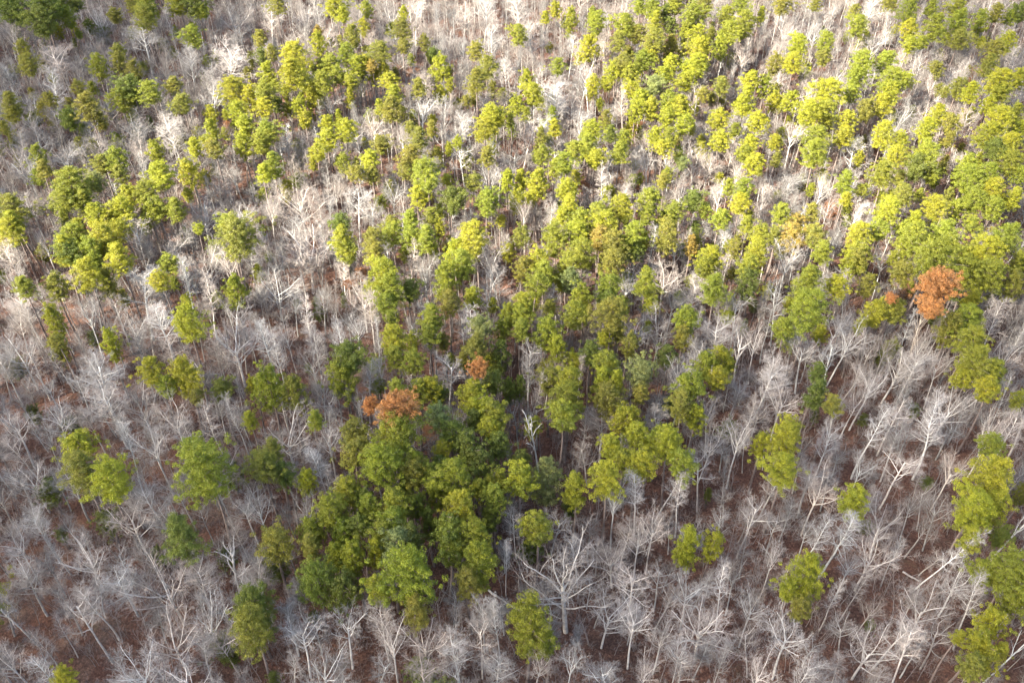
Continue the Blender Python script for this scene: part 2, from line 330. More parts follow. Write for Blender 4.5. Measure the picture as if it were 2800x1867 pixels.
T[3, 1] = "40,60,120,130O 160,50,150,170T 320,60,140,160O 380,170,140,120G 640,60,170,160Y 630,170,140,120G 560,250,140,160Y 480,400,130,150Y 650,230,140,160O 760,20,140,60G 990,60,220,200G 1190,50,190,170G 1100,190,260,210G 860,210,90,110G 940,310,150,120O 270,390,230,260G 270,580,260,240G 100,700,130,110G 690,400,120,160O 740,590,160,190Y 630,680,75,130Y 870,560,160,160O 1390,220,140,200G 1400,350,200,200G 1540,180,220,220Y 1640,60,200,190G 1570,330,200,210G 1720,240,110,160G 1690,400,130,200O 1310,410,120,180D 1400,500,150,160Y 1360,620,190,150G 1230,700,170,230O 1400,790,190,200G 1400,920,200,180G 1350,1040,130,140Y 1560,980,180,200G 1510,1130,150,170Y 340,1000,120,140D 320,1130,170,210D 440,1220,130,110O 320,1300,70,110K 110,1460,230,190Y 1570,1500,160,150G 1720,1190,110,140G 790,890,100,130K 1010,1260,70,100K 660,1320,90,100K 940,20,120,70G 1240,130,150,140G"
T[0, 0] = "80,80,180,190D 20,20,90,100D 300,60,200,150D 280,150,190,130D 470,120,130,150G 420,40,120,110D 520,30,100,90D 790,110,100,110O 920,20,120,110O 1030,60,150,150G 1000,120,150,120O 1220,30,140,120Y 1350,40,160,120D 1400,80,90,90G 1330,250,125,150G 1230,260,80,100K 1120,310,70,90K 160,330,90,120O 200,450,130,150O 680,460,115,170G 820,360,100,120O 820,440,120,160O 930,490,110,150O 720,250,110,120K 70,710,150,120O 90,790,110,110O 30,880,80,100O 230,830,100,120K 340,690,90,110O 540,610,90,110O 610,740,180,190O 480,830,120,150D 700,840,100,120O 900,610,160,130D 820,690,140,180G 1030,640,150,120G 940,690,90,90D 1200,590,110,120O 1260,720,130,130O 1410,550,80,130K 1580,620,170,170Y 1720,680,130,190Y 1460,790,95,130Y 1460,900,120,170Y 1470,1030,120,140O 1060,1050,105,200Y 1120,1210,180,190Y 1300,1190,140,200Y 1340,1020,120,140Y 270,1080,110,170G 300,1160,120,120O 700,1130,120,130O 800,1100,130,170G 820,1200,120,140O 500,1290,240,190G 450,1380,160,130G 610,1400,180,160G 660,1490,160,160Y 660,1260,130,140P 890,1350,120,160Y 990,1330,160,160G 830,1440,160,180Y 1080,1440,150,170G 1200,1430,150,170G 120,1430,200,210O 80,1530,160,90Y 1570,1540,130,80G 540,1550,100,60Y 1690,1000,130,180Y 1640,760,120,120Y 1690,860,120,150Y 580,1090,90,120K 1750,1280,60,120K"
T[1, 0] = "150,40,110,100O 540,40,150,140Y 600,100,100,90Y 760,70,80,120G 745,190,75,130Y 30,270,90,120O 1020,90,60,100Y 1010,200,115,150O 1020,320,100,100O 430,230,60,100T 430,310,95,180Y 280,390,190,190Y 250,510,200,190Y 330,560,110,150G 80,530,150,200Y 60,640,140,120G 60,740,120,130Y 150,730,90,120D 40,400,90,130D 110,370,80,110O 520,440,120,140G 620,370,110,140G 700,450,120,130Y 560,520,110,120G 460,570,150,130G 450,470,110,120D 650,570,110,120Y 370,680,90,200Y 290,730,90,120Y 340,820,90,110Y 650,680,80,140Y 860,360,140,120O 670,250,110,160O 800,460,80,90T 880,490,75,120Y 920,560,110,110Y 950,650,130,130Y 960,760,130,170O 850,740,70,120Y 1120,600,120,130O 1220,370,70,70D 1270,470,110,180Y 1270,650,90,120Y 1120,950,150,150O 1210,890,100,120O 1520,350,100,130O 1580,450,150,150O 1520,550,150,110O 1500,660,80,150O 1620,790,150,140Y 1590,880,140,120Y 1670,820,120,120Y 1750,830,70,110G 1390,990,75,100Y 80,910,150,170G 30,980,140,130G 490,860,90,130Y 500,960,130,150Y 430,1050,120,130Y 630,900,130,150Y 570,800,60,100Y 110,1150,150,190G 60,1190,130,130Y 610,1120,90,140G 860,1000,130,130O 790,1110,130,140Y 690,1190,110,110O 800,1200,110,120O 1070,1080,150,130O 1030,1180,120,130O 1170,1190,200,210G 1110,1350,130,160Y 1370,1390,160,190D 1590,1390,160,190G 1320,1240,75,90Y 1500,1260,120,120O 1730,1250,110,160Y 1590,1080,120,150O 1210,1490,120,110G 1060,1520,140,110G 940,1540,110,70O 580,1540,130,80D 290,1250,110,90K 1060,880,80,90O 1330,1030,60,100Y 1160,300,70,120O 760,430,80,110Y"
T[2, 0] = "230,120,80,90Y 300,70,75,120Y 405,130,85,190G 550,110,80,120G 590,160,130,160G 770,170,150,160G 880,30,120,110G 970,60,130,120G 990,150,120,150Y 1060,90,90,120D 1240,110,160,180G 1200,210,110,110G 1090,180,90,120D 1480,110,120,120G 1590,180,160,190G 1500,220,140,140G 1320,40,130,130O 1120,30,130,70G 1720,100,75,110Y 1580,40,120,90G 740,290,130,140O 860,240,130,120O 960,280,170,160O 1090,320,120,170O 1280,260,120,170Y 1310,350,150,180Y 1280,440,140,120Y 1210,470,110,120Y 1460,320,115,190G 1370,240,90,100O 530,340,115,200Y 45,240,120,140G 320,460,105,120G 100,550,90,140Y 150,650,140,160Y 900,420,130,150G 950,390,110,110Y 760,440,120,120O 700,490,120,130Y 820,500,120,130G 1100,450,115,140Y 1050,520,120,120Y 1200,560,130,120Y 1440,590,110,120O 1320,650,90,110O 1650,560,120,140Y 1590,700,160,210Y 1740,600,90,200G 560,590,90,140Y 820,620,120,120Y 980,590,130,120P 890,680,110,130Y 860,770,110,150Y 960,750,120,160Y 1080,700,120,160G 1160,730,110,150Y 1070,810,130,160Y 1190,860,120,140Y 990,940,110,130Y 1090,950,120,150G 1040,1020,110,90Y 30,730,100,140Y 100,790,80,110G 280,790,75,120G 290,880,110,130Y 200,930,90,120O 560,900,140,140Y 540,990,170,150G 650,820,90,130O 680,920,100,130D 770,960,110,130G 740,1060,150,160G 440,1040,120,140G 370,1130,140,150G 580,1100,130,150Y 210,1060,100,120G 180,1270,135,210Y 60,1240,110,160Y 290,1160,90,140G 370,1310,130,160Y 430,1420,150,150Y 1430,820,130,130Y 1440,970,130,140Y 1540,900,90,110G 1690,840,120,140Y 1650,990,120,130Y 1600,1060,110,120G 1670,1130,140,130Y 1600,1300,130,150G 1490,1290,100,130G 1590,1400,150,140Y 1040,1250,110,110O 920,1370,140,170G 780,1420,150,180Y 620,1440,140,150G 640,1530,150,90Y 1120,1460,130,150G 1250,1390,130,150D 1330,1460,90,120G 30,1400,110,170Y 350,1490,130,140Y 480,1510,140,120G 930,1490,120,100G 1440,1510,130,110G 1620,1540,120,80G 1170,1130,80,100P"
T[3, 0] = "100,30,130,90O 330,30,90,80O 600,80,75,100O 625,180,135,140G 840,30,110,120O 970,80,125,180G 970,210,105,140Y 980,310,110,120Y 1130,50,110,130G 1310,60,130,120G 1180,190,170,190G 1320,160,160,160G 1060,300,85,90G 1320,270,130,120O 1460,150,110,160G 1580,90,110,130O 1740,90,110,130D 1660,130,90,110G 840,260,65,110K 210,310,135,140Y 170,430,130,140Y 390,300,125,160G 380,400,100,110O 640,430,160,160G 610,530,140,120G 820,440,150,160G 860,540,160,150G 950,550,100,90Y 840,640,150,110Y 1650,290,110,140Y 1560,350,130,140O 1520,450,130,160O 1600,560,170,150Y 1730,540,110,130Y 1600,640,120,110G 1310,610,130,140O 1420,640,140,150Y 1160,470,90,80O 50,450,110,160O 160,700,105,150Y 400,660,210,170Y 260,780,170,140Y 400,770,160,130G 550,830,105,140Y 40,700,100,150Y 580,650,120,120G 680,760,120,160O 780,730,120,150Y 1160,790,140,160Y 1090,880,140,140Y 1260,860,110,150O 330,950,160,160G 330,1070,190,160G 520,940,130,140Y 800,930,150,190Y 900,980,110,150Y 880,1070,140,130Y 1080,1080,190,190G 1020,1160,180,150D 1130,1210,120,130G 780,1200,170,160G 550,1260,140,170G 650,1310,90,90G 540,1370,100,100Y 940,1350,150,160O 820,1450,170,170Y 1160,1440,160,160Y 1010,1520,150,110Y 90,1470,140,160G 200,1530,120,90T 300,1460,120,140O 1240,1360,90,150O 1500,930,150,180Y 1600,830,170,160Y 1690,780,140,150G 1720,900,120,140Y 1660,980,150,150Y 1560,1030,140,140D 1650,1130,170,170G 1400,1130,140,160G 1380,1240,190,180G 1530,1200,150,150G 1550,1320,170,160Y 1430,1400,170,170G 1580,1450,160,160G 1300,1450,110,160G 1700,1370,130,160Y 1740,1210,90,140G 1400,1540,110,60G 1520,720,90,130Y 50,980,110,90Y 60,1100,90,110O 1250,960,90,110O"
# leafless trees: same reading; letter = habit (o crooked oak, v vase, p tall pole, f fine twigged, s dead snag)
B = {}
B[0, 2] = "180,90,330,300v 250,440,230,250f 560,640,400,400o 880,380,380,280o 1050,250,300,250f 1240,220,230,280v 1700,330,230,330v 100,600,250,300v 150,820,250,350f 60,1000,300,300o 590,1100,350,330o 1130,850,520,520o 1350,820,250,300f 1420,1100,400,450v 1180,1250,430,300o 950,1500,350,200v 1300,1480,350,250o 1540,660,200,150s 120,1400,350,350v 330,1500,180,200p 1700,860,130,200f 800,800,250,300f 620,900,200,200p"
B[1, 2] = "30,360,250,350v 460,60,150,200p 500,230,200,180f 310,400,200,230v 280,1200,300,350v 600,1180,300,350v 860,1100,230,200f 950,1350,350,350v 1140,1250,400,350o 1380,1320,250,300f 1550,1250,250,330o 30,870,250,200v 400,1480,400,300o 1720,600,150,600p 1560,1050,200,180f 1680,1150,180,250p 1650,1450,230,200f"
B[2, 2] = "30,450,180,300f 720,320,280,250v 890,200,160,250p 1040,100,180,250p 1190,220,180,300p 980,480,280,350v 880,600,280,350v 720,650,350,400o 850,850,350,300o 650,1050,380,400v 850,1150,280,350v 1330,1130,530,480v 1230,880,300,180v 1640,380,280,450o 1650,1050,230,350v 1020,1250,220,350v 160,1400,180,300v 380,1430,230,230v 1350,50,250,200o 1500,860,180,300p 1700,1480,250,200v 900,1480,200,200v 1150,1350,250,250v"
B[3, 2] = "350,200,300,300v 480,500,200,300p 820,430,350,450v 720,650,350,400v 1190,550,250,350p 1110,1050,400,450o 1330,830,250,300v 700,1300,400,400v 870,1180,250,250f 150,1230,350,350v 640,60,250,350v 900,60,300,200o 1280,50,250,200v 30,700,180,250v 1700,1250,180,350s 1500,980,200,250p 480,900,150,200p 1700,420,200,200s 200,1480,200,200f 1000,1350,300,250o 300,550,200,280p"
B[0, 1] = "80,170,230,250f 280,100,220,250v 950,90,200,220o 1180,120,180,170v 1400,200,300,300v 1550,250,180,300v 930,430,330,450f 590,600,200,250v 600,470,200,150o 170,530,200,200f 130,850,330,450v 40,380,200,220v 1110,590,200,200p 900,700,220,200v 1600,760,430,350v 330,1250,330,300v 740,1170,300,250f 960,1150,300,250o 1200,1290,260,280v 650,980,300,300f 1470,1270,180,200p 1630,1280,150,250p 1050,1480,300,200v 830,1450,250,200p 150,1500,200,150f 1160,860,200,180f 80,1350,250,250v 1250,360,180,220p 1400,450,180,250p 60,600,200,300v"
B[1, 1] = "330,110,430,380o 120,370,330,300v 580,270,130,230f 1180,270,180,280v 730,450,280,250v 220,720,180,230v 400,740,180,250f 690,670,180,250v 560,720,150,250p 1160,510,200,150v 1610,380,280,430o 1680,230,250,250v 1070,680,120,220f 1310,920,280,340o 1440,630,200,200p 420,1110,190,250v 740,1010,150,250p 1050,1010,150,120o 200,1380,400,250v 490,1410,230,300v 880,1000,160,180f 330,560,160,250p 780,560,150,250p 1030,200,150,200p 130,850,180,280p 60,700,150,250p 820,720,120,250p"
B[2, 1] = "130,60,100,200v 320,420,160,280o 480,320,130,150f 790,350,180,270v 1140,140,180,200o 1060,320,250,260v 1250,410,180,220f 1450,60,140,150f 1470,280,200,180o 1570,530,200,230v 1040,650,230,300o 850,720,200,250o 110,850,200,250o 1440,690,260,250f 1310,870,220,230o 1170,1010,250,230v 1700,780,230,300v 1720,1060,250,350f 1400,1240,250,250v 630,1330,280,280f 200,1400,240,300s 1040,1300,180,170f 540,1520,180,180f 1340,1470,200,200v 1560,1470,300,250v 1600,750,150,200s 120,1080,120,300p 470,930,120,180p 780,1240,150,150f"
B[3, 1] = "130,220,230,250v 400,290,160,170f 600,420,150,200p 810,220,170,300v 450,640,260,350v 520,730,250,300v 100,500,170,300o 280,820,230,300v 100,750,200,200v 460,900,200,200o 900,900,330,350v 1080,820,200,350v 1210,930,200,230v 990,950,250,250f 40,930,180,250f 680,1060,250,300v 590,1170,200,250v 870,1270,280,400o 1250,1200,300,300v 100,1180,280,300v 1180,1330,250,250p 720,1350,180,250p 1540,1390,200,200v 400,1480,200,200f 1650,1150,180,200o 1640,850,250,230v 1600,620,150,250p 1000,650,130,100p 1700,1350,200,250f 1500,600,100,200p 1740,700,120,250p"
B[0, 0] = "680,120,230,260v 420,400,260,230f 980,250,250,200f 1600,110,250,250v 1530,400,280,200f 870,850,280,280v 1180,870,220,250f 620,940,230,230v 1090,700,220,170v 1430,650,200,180v 1380,1450,300,220o 450,1080,200,200v 150,250,200,200o 60,230,150,200v 80,1060,180,220v 240,920,180,200f 1290,430,180,150f 300,600,180,200p 180,1180,200,200v 350,820,180,150f 950,1080,160,200p 1180,180,150,200p"
B[1, 0] = "320,80,250,220v 700,80,200,200o 540,260,180,200f 930,80,180,180v 1330,270,200,170o 1620,260,150,200f 510,720,170,150v 1120,760,200,180v 790,870,180,200v 1440,1040,200,170o 1290,770,120,150f 300,1350,350,300o 680,1380,250,330f 930,1320,180,330v 980,930,200,200v 1600,1230,180,180v 1730,500,130,200f 80,1430,180,250v 700,970,160,200v 1080,80,180,200f 1420,100,180,180f 1600,80,180,180f 60,120,200,200f 740,550,120,180v 1400,870,140,180f 280,1000,150,180f 190,950,150,180p"
B[2, 0] = "160,230,230,230f 400,320,150,200f 330,640,240,240f 760,50,150,150v 440,870,170,230f 1280,700,150,200o 1280,1060,280,230v 860,1090,130,200f 960,1110,150,200v 1070,1100,140,150o 1560,1160,130,170v 1190,1300,170,200v 80,900,200,220f 60,60,200,160f 1630,370,150,180v 1430,1330,150,150o 550,510,180,150v 1730,1340,130,220v 1520,1000,120,180f 250,1470,130,180f 90,1450,130,180v 230,870,120,150f 650,300,120,200f 790,700,140,170p 620,1250,130,200p 1170,630,120,120f"
B[3, 0] = "110,170,250,200v 330,190,200,250v 700,60,170,180f 570,320,200,200v 740,300,160,200v 440,510,200,140v 170,930,200,250v 1110,620,200,200v 930,780,280,200v 1380,830,150,250f 620,1060,220,200f 350,1260,200,230v 110,1250,250,280v 250,620,130,180f 600,1450,180,200f 1200,540,200,180f 1190,380,130,150v 1710,680,170,130f 1300,1090,130,250f 470,840,120,130v 60,560,120,150o 830,1300,130,150v 1640,240,140,120f 1500,60,120,120f 880,180,140,150p 1050,450,150,100f 1400,480,100,130f 1700,400,100,150p"
# russet oaks that kept their leaves, and browned brush:  R bright, B dull
ORR = {}
ORR[1, 1] = "1540,975,115,135R 968,1262,225,215R 785,1232,95,115R 725,320,110,80B 650,385,90,70B 1210,1420,110,120B"
ORR[3, 1] = "1160,410,215,220R 1120,560,140,130R 940,430,180,100B 850,490,60,80R"
ORR[0, 0] = "1580,880,70,150B 1220,310,60,80B"
ORR[1, 0] = "1080,520,90,90B 1000,490,80,80B"
ORR[2, 0] = "840,1270,110,90B 720,1230,100,90B 500,1300,80,90B 890,880,70,90B"
ORR[3, 0] = "460,1450,120,180B 1490,320,80,60B 1400,510,110,110B 1730,1500,90,110B 1320,1000,80,80B"
def parse(tiles):
    out = []
    for (cx, cy), s in tiles.items():
        for m in re.finditer(r'(\d+),(\d+),(\d+),(\d+)(\w)', s):
            x, y, w_, h_ = (float(m.group(i)) * 700 / 1765 for i in range(1, 5))
            out.append((cx * 700 + x, cy * 622.4 + y, w_, h_, m.group(5)))
    return out
rnd = random.Random(5)
TONE = {'M': (.235, .258, .020), 'N': (.160, .195, .022), 'Y': (.285, .288, .019), 'G': (.215, .235, .021), 'D': (.128, .155, .022), 'O': (.205, .198, .028),
        'P': (.215, .240, .080), 'T': (.290, .215, .044), 'K': (.135, .158, .028)}
WORD = {'M': 'fresh green', 'N': 'deep green', 'Y': 'yellow-green', 'G': 'mid-green', 'D': 'dark green', 'O': 'olive', 'P': 'pale green', 'T': 'rust-tinged', 'K': 'dim green'}

pines = []; bares = []
def elev_sin(px, py, z):
    x, y = unproj(px, py, z); return (CAM_H - z) / math.sqrt(x * x + y * y + (CAM_H - z) ** 2)
for px, py, w_, h_, t in parse(T):
    if t in 'YG' and 790 < px < 1345 and 1180 < py < 1700: t = {'Y': 'M', 'G': 'N'}[t] if (px * 7 + py) % 5 > .8 else t
    s = proj(*unproj(px, py, 15), 15)[2]; W = w_ / s * (1.06 if py < 620 else 1.08 if py < 1000 else 1.03)
    th = math.asin(elev_sin(px, py, 15)); a = W / 2
    c2 = (h_ / s / 2) ** 2 - (a * math.sin(th)) ** 2
    c = math.sqrt(max(c2, (.75 * a) ** 2)) / math.cos(th); c = min(max(c, 1.0 * a) * (1.12 if py > 620 else 1.0), (2.4 if py > 620 else 1.8) * a)
    L = 2 * c
    H = (10.5 + W * .8 if t == 'K' else 11.5 + W * 1.45) + rnd.uniform(-1.2, 1.2)
    if t == 'K': H = max(5.0, min(10., W * 2.2))
    if t == 'D': H -= 1.0
    H = max(H, L * 1.25)
    x, y = ground_at(px, py, H - L / 2)
    pines.append(dict(x=x, y=y, H=H, W=W, L=L, t=t, px=px, py=py, w=w_, h=h_))
for px, py, w_, h_, t in parse(B):
    s = proj(*unproj(px, py, 12), 12)[2]; W = w_ / s * 1.14
    if t in 'vo' and W > 8: t = 'w'
    H = {'p': 15.5, 'o': 13, 'v': 13, 'f': 12.5, 's': 15, 'w': 10.5}[t] + .4 * W + rnd.uniform(-1.5, 1.5)
    x, y = ground_at(px, py, H * .75)
    bares.append(dict(x=x, y=y, H=H, W=W, t=t, px=px, py=py, w=w_, h=h_))
# hero oak near the bottom edge: its base is seen
hx, hy = ground_at(1547, 1727, 0)
bares.append(dict(x=hx, y=hy, H=20.5, W=14.5, t='h', px=1547, py=1560, w=240, h=300, hero=1))

def inview(x, y, z, m=0):
    a, b, s = proj(x, y, z); return -m < a < 2800 + m and -m < b < 1867 + m
# cell grid for spacing tests
from collections import defaultdict
grid = defaultdict(list)
def put(x, y, k): grid[int(x // 6), int(y // 6)].append((x, y, k))
def near(x, y, d, kinds):
    i, j = int(x // 6), int(y // 6)
    for a in range(i - 1, i + 2):
        for b in range(j - 1, j + 2):
            for (u, v, k) in grid[a, b]:
                if k in kinds and (u - x) ** 2 + (v - y) ** 2 < d * d: return True
    return False
for q in pines: put(q['x'], q['y'], 'k' if q['t'] == 'K' else 'P')
for q in bares: put(q['x'], q['y'], 'B')
rf = random.Random(77)
def zone(n):
    for _ in range(n):
        y = 22 + 330 * math.sqrt(rf.random()) if rf.random() < .7 else rf.uniform(22, 352)
        hw = 58 + .60 * y + 28
        yield rf.uniform(-hw, hw), y
# leafless trees filling between the ones pinned above
for x, y in zone(46000):
    if near(x, y, 3.15 if y < 140 else 3.0, 'B') or near(x, y, 2.2, 'P'): continue
    H = rf.uniform(8.5, 14.5); t = rf.choice('ppfffvvvoo'); W = {'p': .36, 'f': .46, 'v': .54, 'o': .58}[t] * H * rf.uniform(.6, 1.0)
    a, b, s = proj(x, y, H * .68 + terrain(x, y))
    if near(x, y, 3.9, 'P') and rf.random() < .4: continue
    bares.append(dict(x=x, y=y, H=H, W=W, t=t, px=a, py=b, w=W * s, h=W * s * 1.1, fill=1)); put(x, y, 'B')
# young pines packed between the recorded ones
for q in list(pines):
    if q['py'] < 1000 and q['t'] != 'K':
        for _ in range(2 if q['py'] < 620 else 1):
            if rf.random() < .35: continue
            an = rf.uniform(0, 6.28); d = rf.uniform(2.2, 5.0); x = q['x'] + d * math.cos(an); y = q['y'] + d * math.sin(an)
            if near(x, y, 1.7, 'P'): continue
            W = rf.uniform(1.9, 3.1); H = rf.uniform(8, 13); L = W * rf.uniform(1.2, 1.7)
            a, b, s = proj(x, y, H - L / 2)
            pines.append(dict(x=x, y=y, H=H, W=W, L=L, t=q['t'] if rf.random() < .6 else rf.choice('GOY'), px=a, py=b, w=W * s, h=L * s, fill=1)); put(x, y, 'P')
# pines standing just outside the frame
for x, y in zone(1500):
    if inview(x, y, 16, 60) or near(x, y, 5.5, 'P'): continue
    W = rf.uniform(3.5, 6.5); H = 14 + W * 1.05; L = W * 1.5
    a, b, s = proj(x, y, H - L / 2)
    pines.append(dict(x=x, y=y, H=H, W=W, L=L, t=rf.choice('YGGDO'), px=a, py=b, w=W * s, h=L * s, fill=1)); put(x, y, 'P')

# ------------------------------------------------------------------ landmarks used in the descriptions
LM = [(2550, 800, 'the largest orange oak'), (1085, 1122, 'the round orange oak'), (1312, 1008, 'the smallest orange oak'),
      (1547, 1560, 'the big spreading white oak'), (1443, 1735, 'the lone round bottom pine'), (692, 1680, 'the tall bluish-green pine'),
      (1905, 1490, 'the twin bright yellow pines'), (2670, 1350, 'the wide right-edge pine'), (2128, 1240, 'the bright yellow lower-right pine'),
      (496, 1467, 'the flat-topped dark pine'), (298, 1316, 'the bright yellow left pine'), (508, 877, 'the isolated round left pine'),
      (635, 930, 'the broad fan-shaped bare tree'), (2227, 1070, 'the narrow dark right-hand pine'), (1710, 505, 'the largest russet clearing'),
      (990, 755, 'the russet brush patch'), (627, 350, 'the upper-left orange bush'), (1164, 472, 'the dense round central pine'),
      (1243, 551, 'the dark globe-shaped pine'), (30, 30, 'the top-left corner'), (527, 100, 'the small isolated top-left pine'),
      (2520, 545, 'the grey creek gap'), (2655, 200, 'the rusty upper-right tree'), (1480, 1170, 'the white forked dead snag'),
      (1561, 52, 'the narrow top-centre pine'), (2790, 10, 'the top-right corner'), (10, 620, 'the left edge midpoint'),
      (10, 1857, 'the bottom-left corner'), (2790, 1857, 'the bottom-right corner'), (1000, 0, 'the top edge left of centre'),
      (2000, 0, 'the top edge right of centre'), (2260, 270, 'the broad golden right pine'), (800, 200, 'the brightest yellow pine clump'), (1630, 1400, 'the pale hazy pine'),
      (2470, 1030, 'the long straight pale trunk'), (2260, 1660, 'the gap with fallen log')]
ORD = ['nearest', 'second', 'third', 'fourth', 'fifth', 'sixth', 'seventh', 'eighth', 'ninth', 'tenth', 'eleventh', 'twelfth', 'thirteenth',
       'fourteenth', 'fifteenth', 'sixteenth', 'seventeenth', 'eighteenth', 'nineteenth', 'twentieth']
DIRS = ['right of', 'above-right of', 'above', 'above-left of', 'left of', 'below-left of', 'below', 'below-right of']
def sector(lx, ly, px, py): return int(round(math.atan2(ly - py, px - lx) / (PI / 4))) % 8
def describe(items, pool, noun):
    used = set()
    for q in items:
        best = None
        for lx, ly, name in sorted(LM, key=lambda l: (l[0] - q['px']) ** 2 + (l[1] - q['py']) ** 2)[:6]:
            d = math.hypot(lx - q['px'], ly - q['py'])
            if d < 28: continue
            s = sector(lx, ly, q['px'], q['py'])
            rank = sum(1 for o in pool if o is not q and math.hypot(lx - o['px'], ly - o['py']) < d and sector(lx, ly, o['px'], o['py']) == s and math.hypot(lx - o['px'], ly - o['py']) >= 28)
            key = (name, s, rank)
            if key in used: continue
            if best is None or rank < best[0]: best = (rank, key, name, s)
            if rank < 5: break
        rank, key, name, s = best; used.add(key)
        o = ORD[min(rank, 19)]
        q['label'] = '%s, %s %s %s %s' % (q['look'], o, noun, DIRS[s], name)

NEAR_N = 298
def pick(pool):
    vis = [q for q in pool if inview(q['x'], q['y'], q['H'] * .75, 10)]
    vis.sort(key=lambda q: -q['w'] * q['h'] * (1.6 if not q.get('fill') else .7))
    ind = vis[:NEAR_N]; ids = set(map(id, ind))
    return vis, ind, [q for q in pool if id(q) not in ids]
vis_p, ind_p, rest_p = pick(pines)
vis_b, ind_b, rest_b = pick(bares)
if not any(q.get('hero') for q in ind_b): raise RuntimeError('hero')

# ------------------------------------------------------------------ setting
def ground():
    n = 150; S = 2600.0; v = []; f = []
    u = [math.copysign(abs(t) ** 2.1, t) * S / 2 for t in np.linspace(-1, 1, n)]
    for b in u:
        for a in u: v.append((a, b + 150, terrain(a, b + 150)))
    for j in range(n - 1):
        for i in range(n - 1): k = j * n + i; f.append((k, k + 1, k + n + 1, k + n))
    me = bpy.data.meshes.new('ground'); me.from_pydata(v, [], f); me.materials.append(ground_mat())
    me.polygons.foreach_set('use_smooth', [True] * len(f))
    o = bpy.data.objects.new('ground', me); col.objects.link(o); o['kind'] = 'structure'
ground()

def link(name, me, parent=None, loc=(0, 0, 0), scl=(1, 1, 1), rz=0, tint=None):
    o = bpy.data.objects.new(name, me); col.objects.link(o)
    if parent is not None: o.parent = parent
    o.location = loc; o.scale = scl; o.rotation_euler = (0, 0, rz)
    if tint: o.color = (*tint, 1)
    return o
def thing(name, loc, label, cat, group=None, rot=(0, 0, 0)):
    o = bpy.data.objects.new(name, None); col.objects.link(o); o.location = loc; o.rotation_euler = rot
    o.empty_display_size = .5
    o['label'] = label; o['category'] = cat
    if group: o['group'] = group
    return o
def jit(c, r, a=.10):
    k = 1 + r.uniform(-a, a); g = r.uniform(-a, a) * .5
    return (c[0] * k * (1 + g), c[1] * k * (1 - g * .3), c[2] * k)

def pine_pick(q, r):
    if q['t'] in 'DKP' and q['L'] < 1.25 * q['W']: return 8
    return r.choice((0, 1, 2, 3)) if q['W'] > 4.6 else r.choice((4, 5, 6, 7))
rp = random.Random(9)
for q in pines:
    q['v'] = pine_pick(q, rp); q['tint'] = jit(TONE[q['t']], rp)
    ar = q['L'] / q['W']
    q['look'] = '%s %s %s pine' % ('broad' if q['W'] > 5.6 else ('narrow' if q['W'] < 3.8 else 'mid-sized'), WORD[q['t']], 'round' if ar < 1.35 else 'tall')
describe(ind_p, vis_p, 'pine')
for q in ind_p:
    e = thing('pine_tree', (q['x'], q['y'], terrain(q['x'], q['y'])), q['label'], 'pine tree', 'pine trees standing in the forest', (rp.gauss(0, .025), rp.gauss(0, .025), 0))
    tr, cr, W0, L0 = PINES[q['v']]; a = rp.uniform(0, 6.28)
    link('trunk', tr, e, (0, 0, 0), (q['W'] / W0 * .5 + .5,) * 2 + (q['H'] / PH,), a)
    link('crown', cr, e, (0, 0, q['H'] - q['L'] / 2), (q['W'] / W0, q['W'] / W0, q['L'] / L0), a, q['tint'])

HAB = {'h': 'spreading', 'w': 'wide-forking', 'o': 'crooked-limbed', 'v': 'fan-shaped', 'p': 'slender straight', 'f': 'fine-twigged', 's': 'dead white'}
rb = random.Random(21)
for q in bares:
    q['v'] = rb.randrange(len(BARES[q['t']]))
    g = rb.uniform(.55, .95) if q.get('fill') else rb.uniform(.95, 1.3)
    wm = rb.uniform(-.05, .06); q['tint'] = (g * (1 + wm), g, g * (1 - wm * .7))
    q['look'] = '%s %s bare tree' % ('wide' if q['W'] > 6.5 else ('small' if q['W'] < 4.6 else 'mid-sized'), HAB[q['t']])
    if q.get('hero'): q['tint'] = (.92, .9, .88)
    if q.get('hero'): q['look'] = 'biggest spreading white bare oak with whole trunk showing'; q['v'] = 0
describe(ind_b, vis_b, 'bare tree')
for q in ind_b:
    if q.get('hero'): q['label'] = 'big spreading white bare oak at bottom centre, its whole trunk showing'
for q in ind_b:
    tr, br, W0, H0 = BARES[q['t']][q['v']]
    lean = (rb.gauss(0, .05), rb.gauss(0, .05), 0) if not q.get('hero') else (0, 0, 0)
    e = thing('bare_tree', (q['x'], q['y'], terrain(q['x'], q['y'])), q['label'], 'bare tree', 'leafless trees standing in the forest', lean)
    a = rb.uniform(0, 6.28); s = (q['W'] / W0, q['W'] / W0, q['H'] / H0)
    link('trunk', tr, e, (0, 0, 0), s, a, q['tint']); link('crown', br, e, (0, 0, 0), s, a, q['tint'])

# russet oaks
lm_k = 0
RT = {'R': (.46, .222, .080), 'B': (.34, .175, .10)}
rr = random.Random(3)
ors = parse(ORR)
OAKS = [pine_meshes(60 + i, 5.2, 4.6, 60, 3) for i in range(2)]
OAKM = []
for tr, cr, W0, L0 in OAKS:
    cr.materials[0] = M_LEAF; OAKM.append((BARES['v'][rr.randrange(4)], cr, W0, L0))
olab = {}
for k, (px, py, w_, h_, t) in enumerate(ors):
    s = proj(*unproj(px, py, 12), 12)[2]; W = w_ / s * 1.02
    H = (17.5 + W * 1.1) if t == 'R' else max(7, W * 1.7)
    L = min(H * .7, W * .95 * max(.75, min(1.5, h_ / w_)))
    x, y = ground_at(px, py, H - L / 2)
    ors[k] = dict(x=x, y=y, H=H, W=W, L=L, t=t, px=px, py=py, look='%s %s-leaved oak' % ('large' if W > 5 else 'small', 'bright orange' if t == 'R' else 'dull russet'))
describe(ors, ors, 'russet oak')
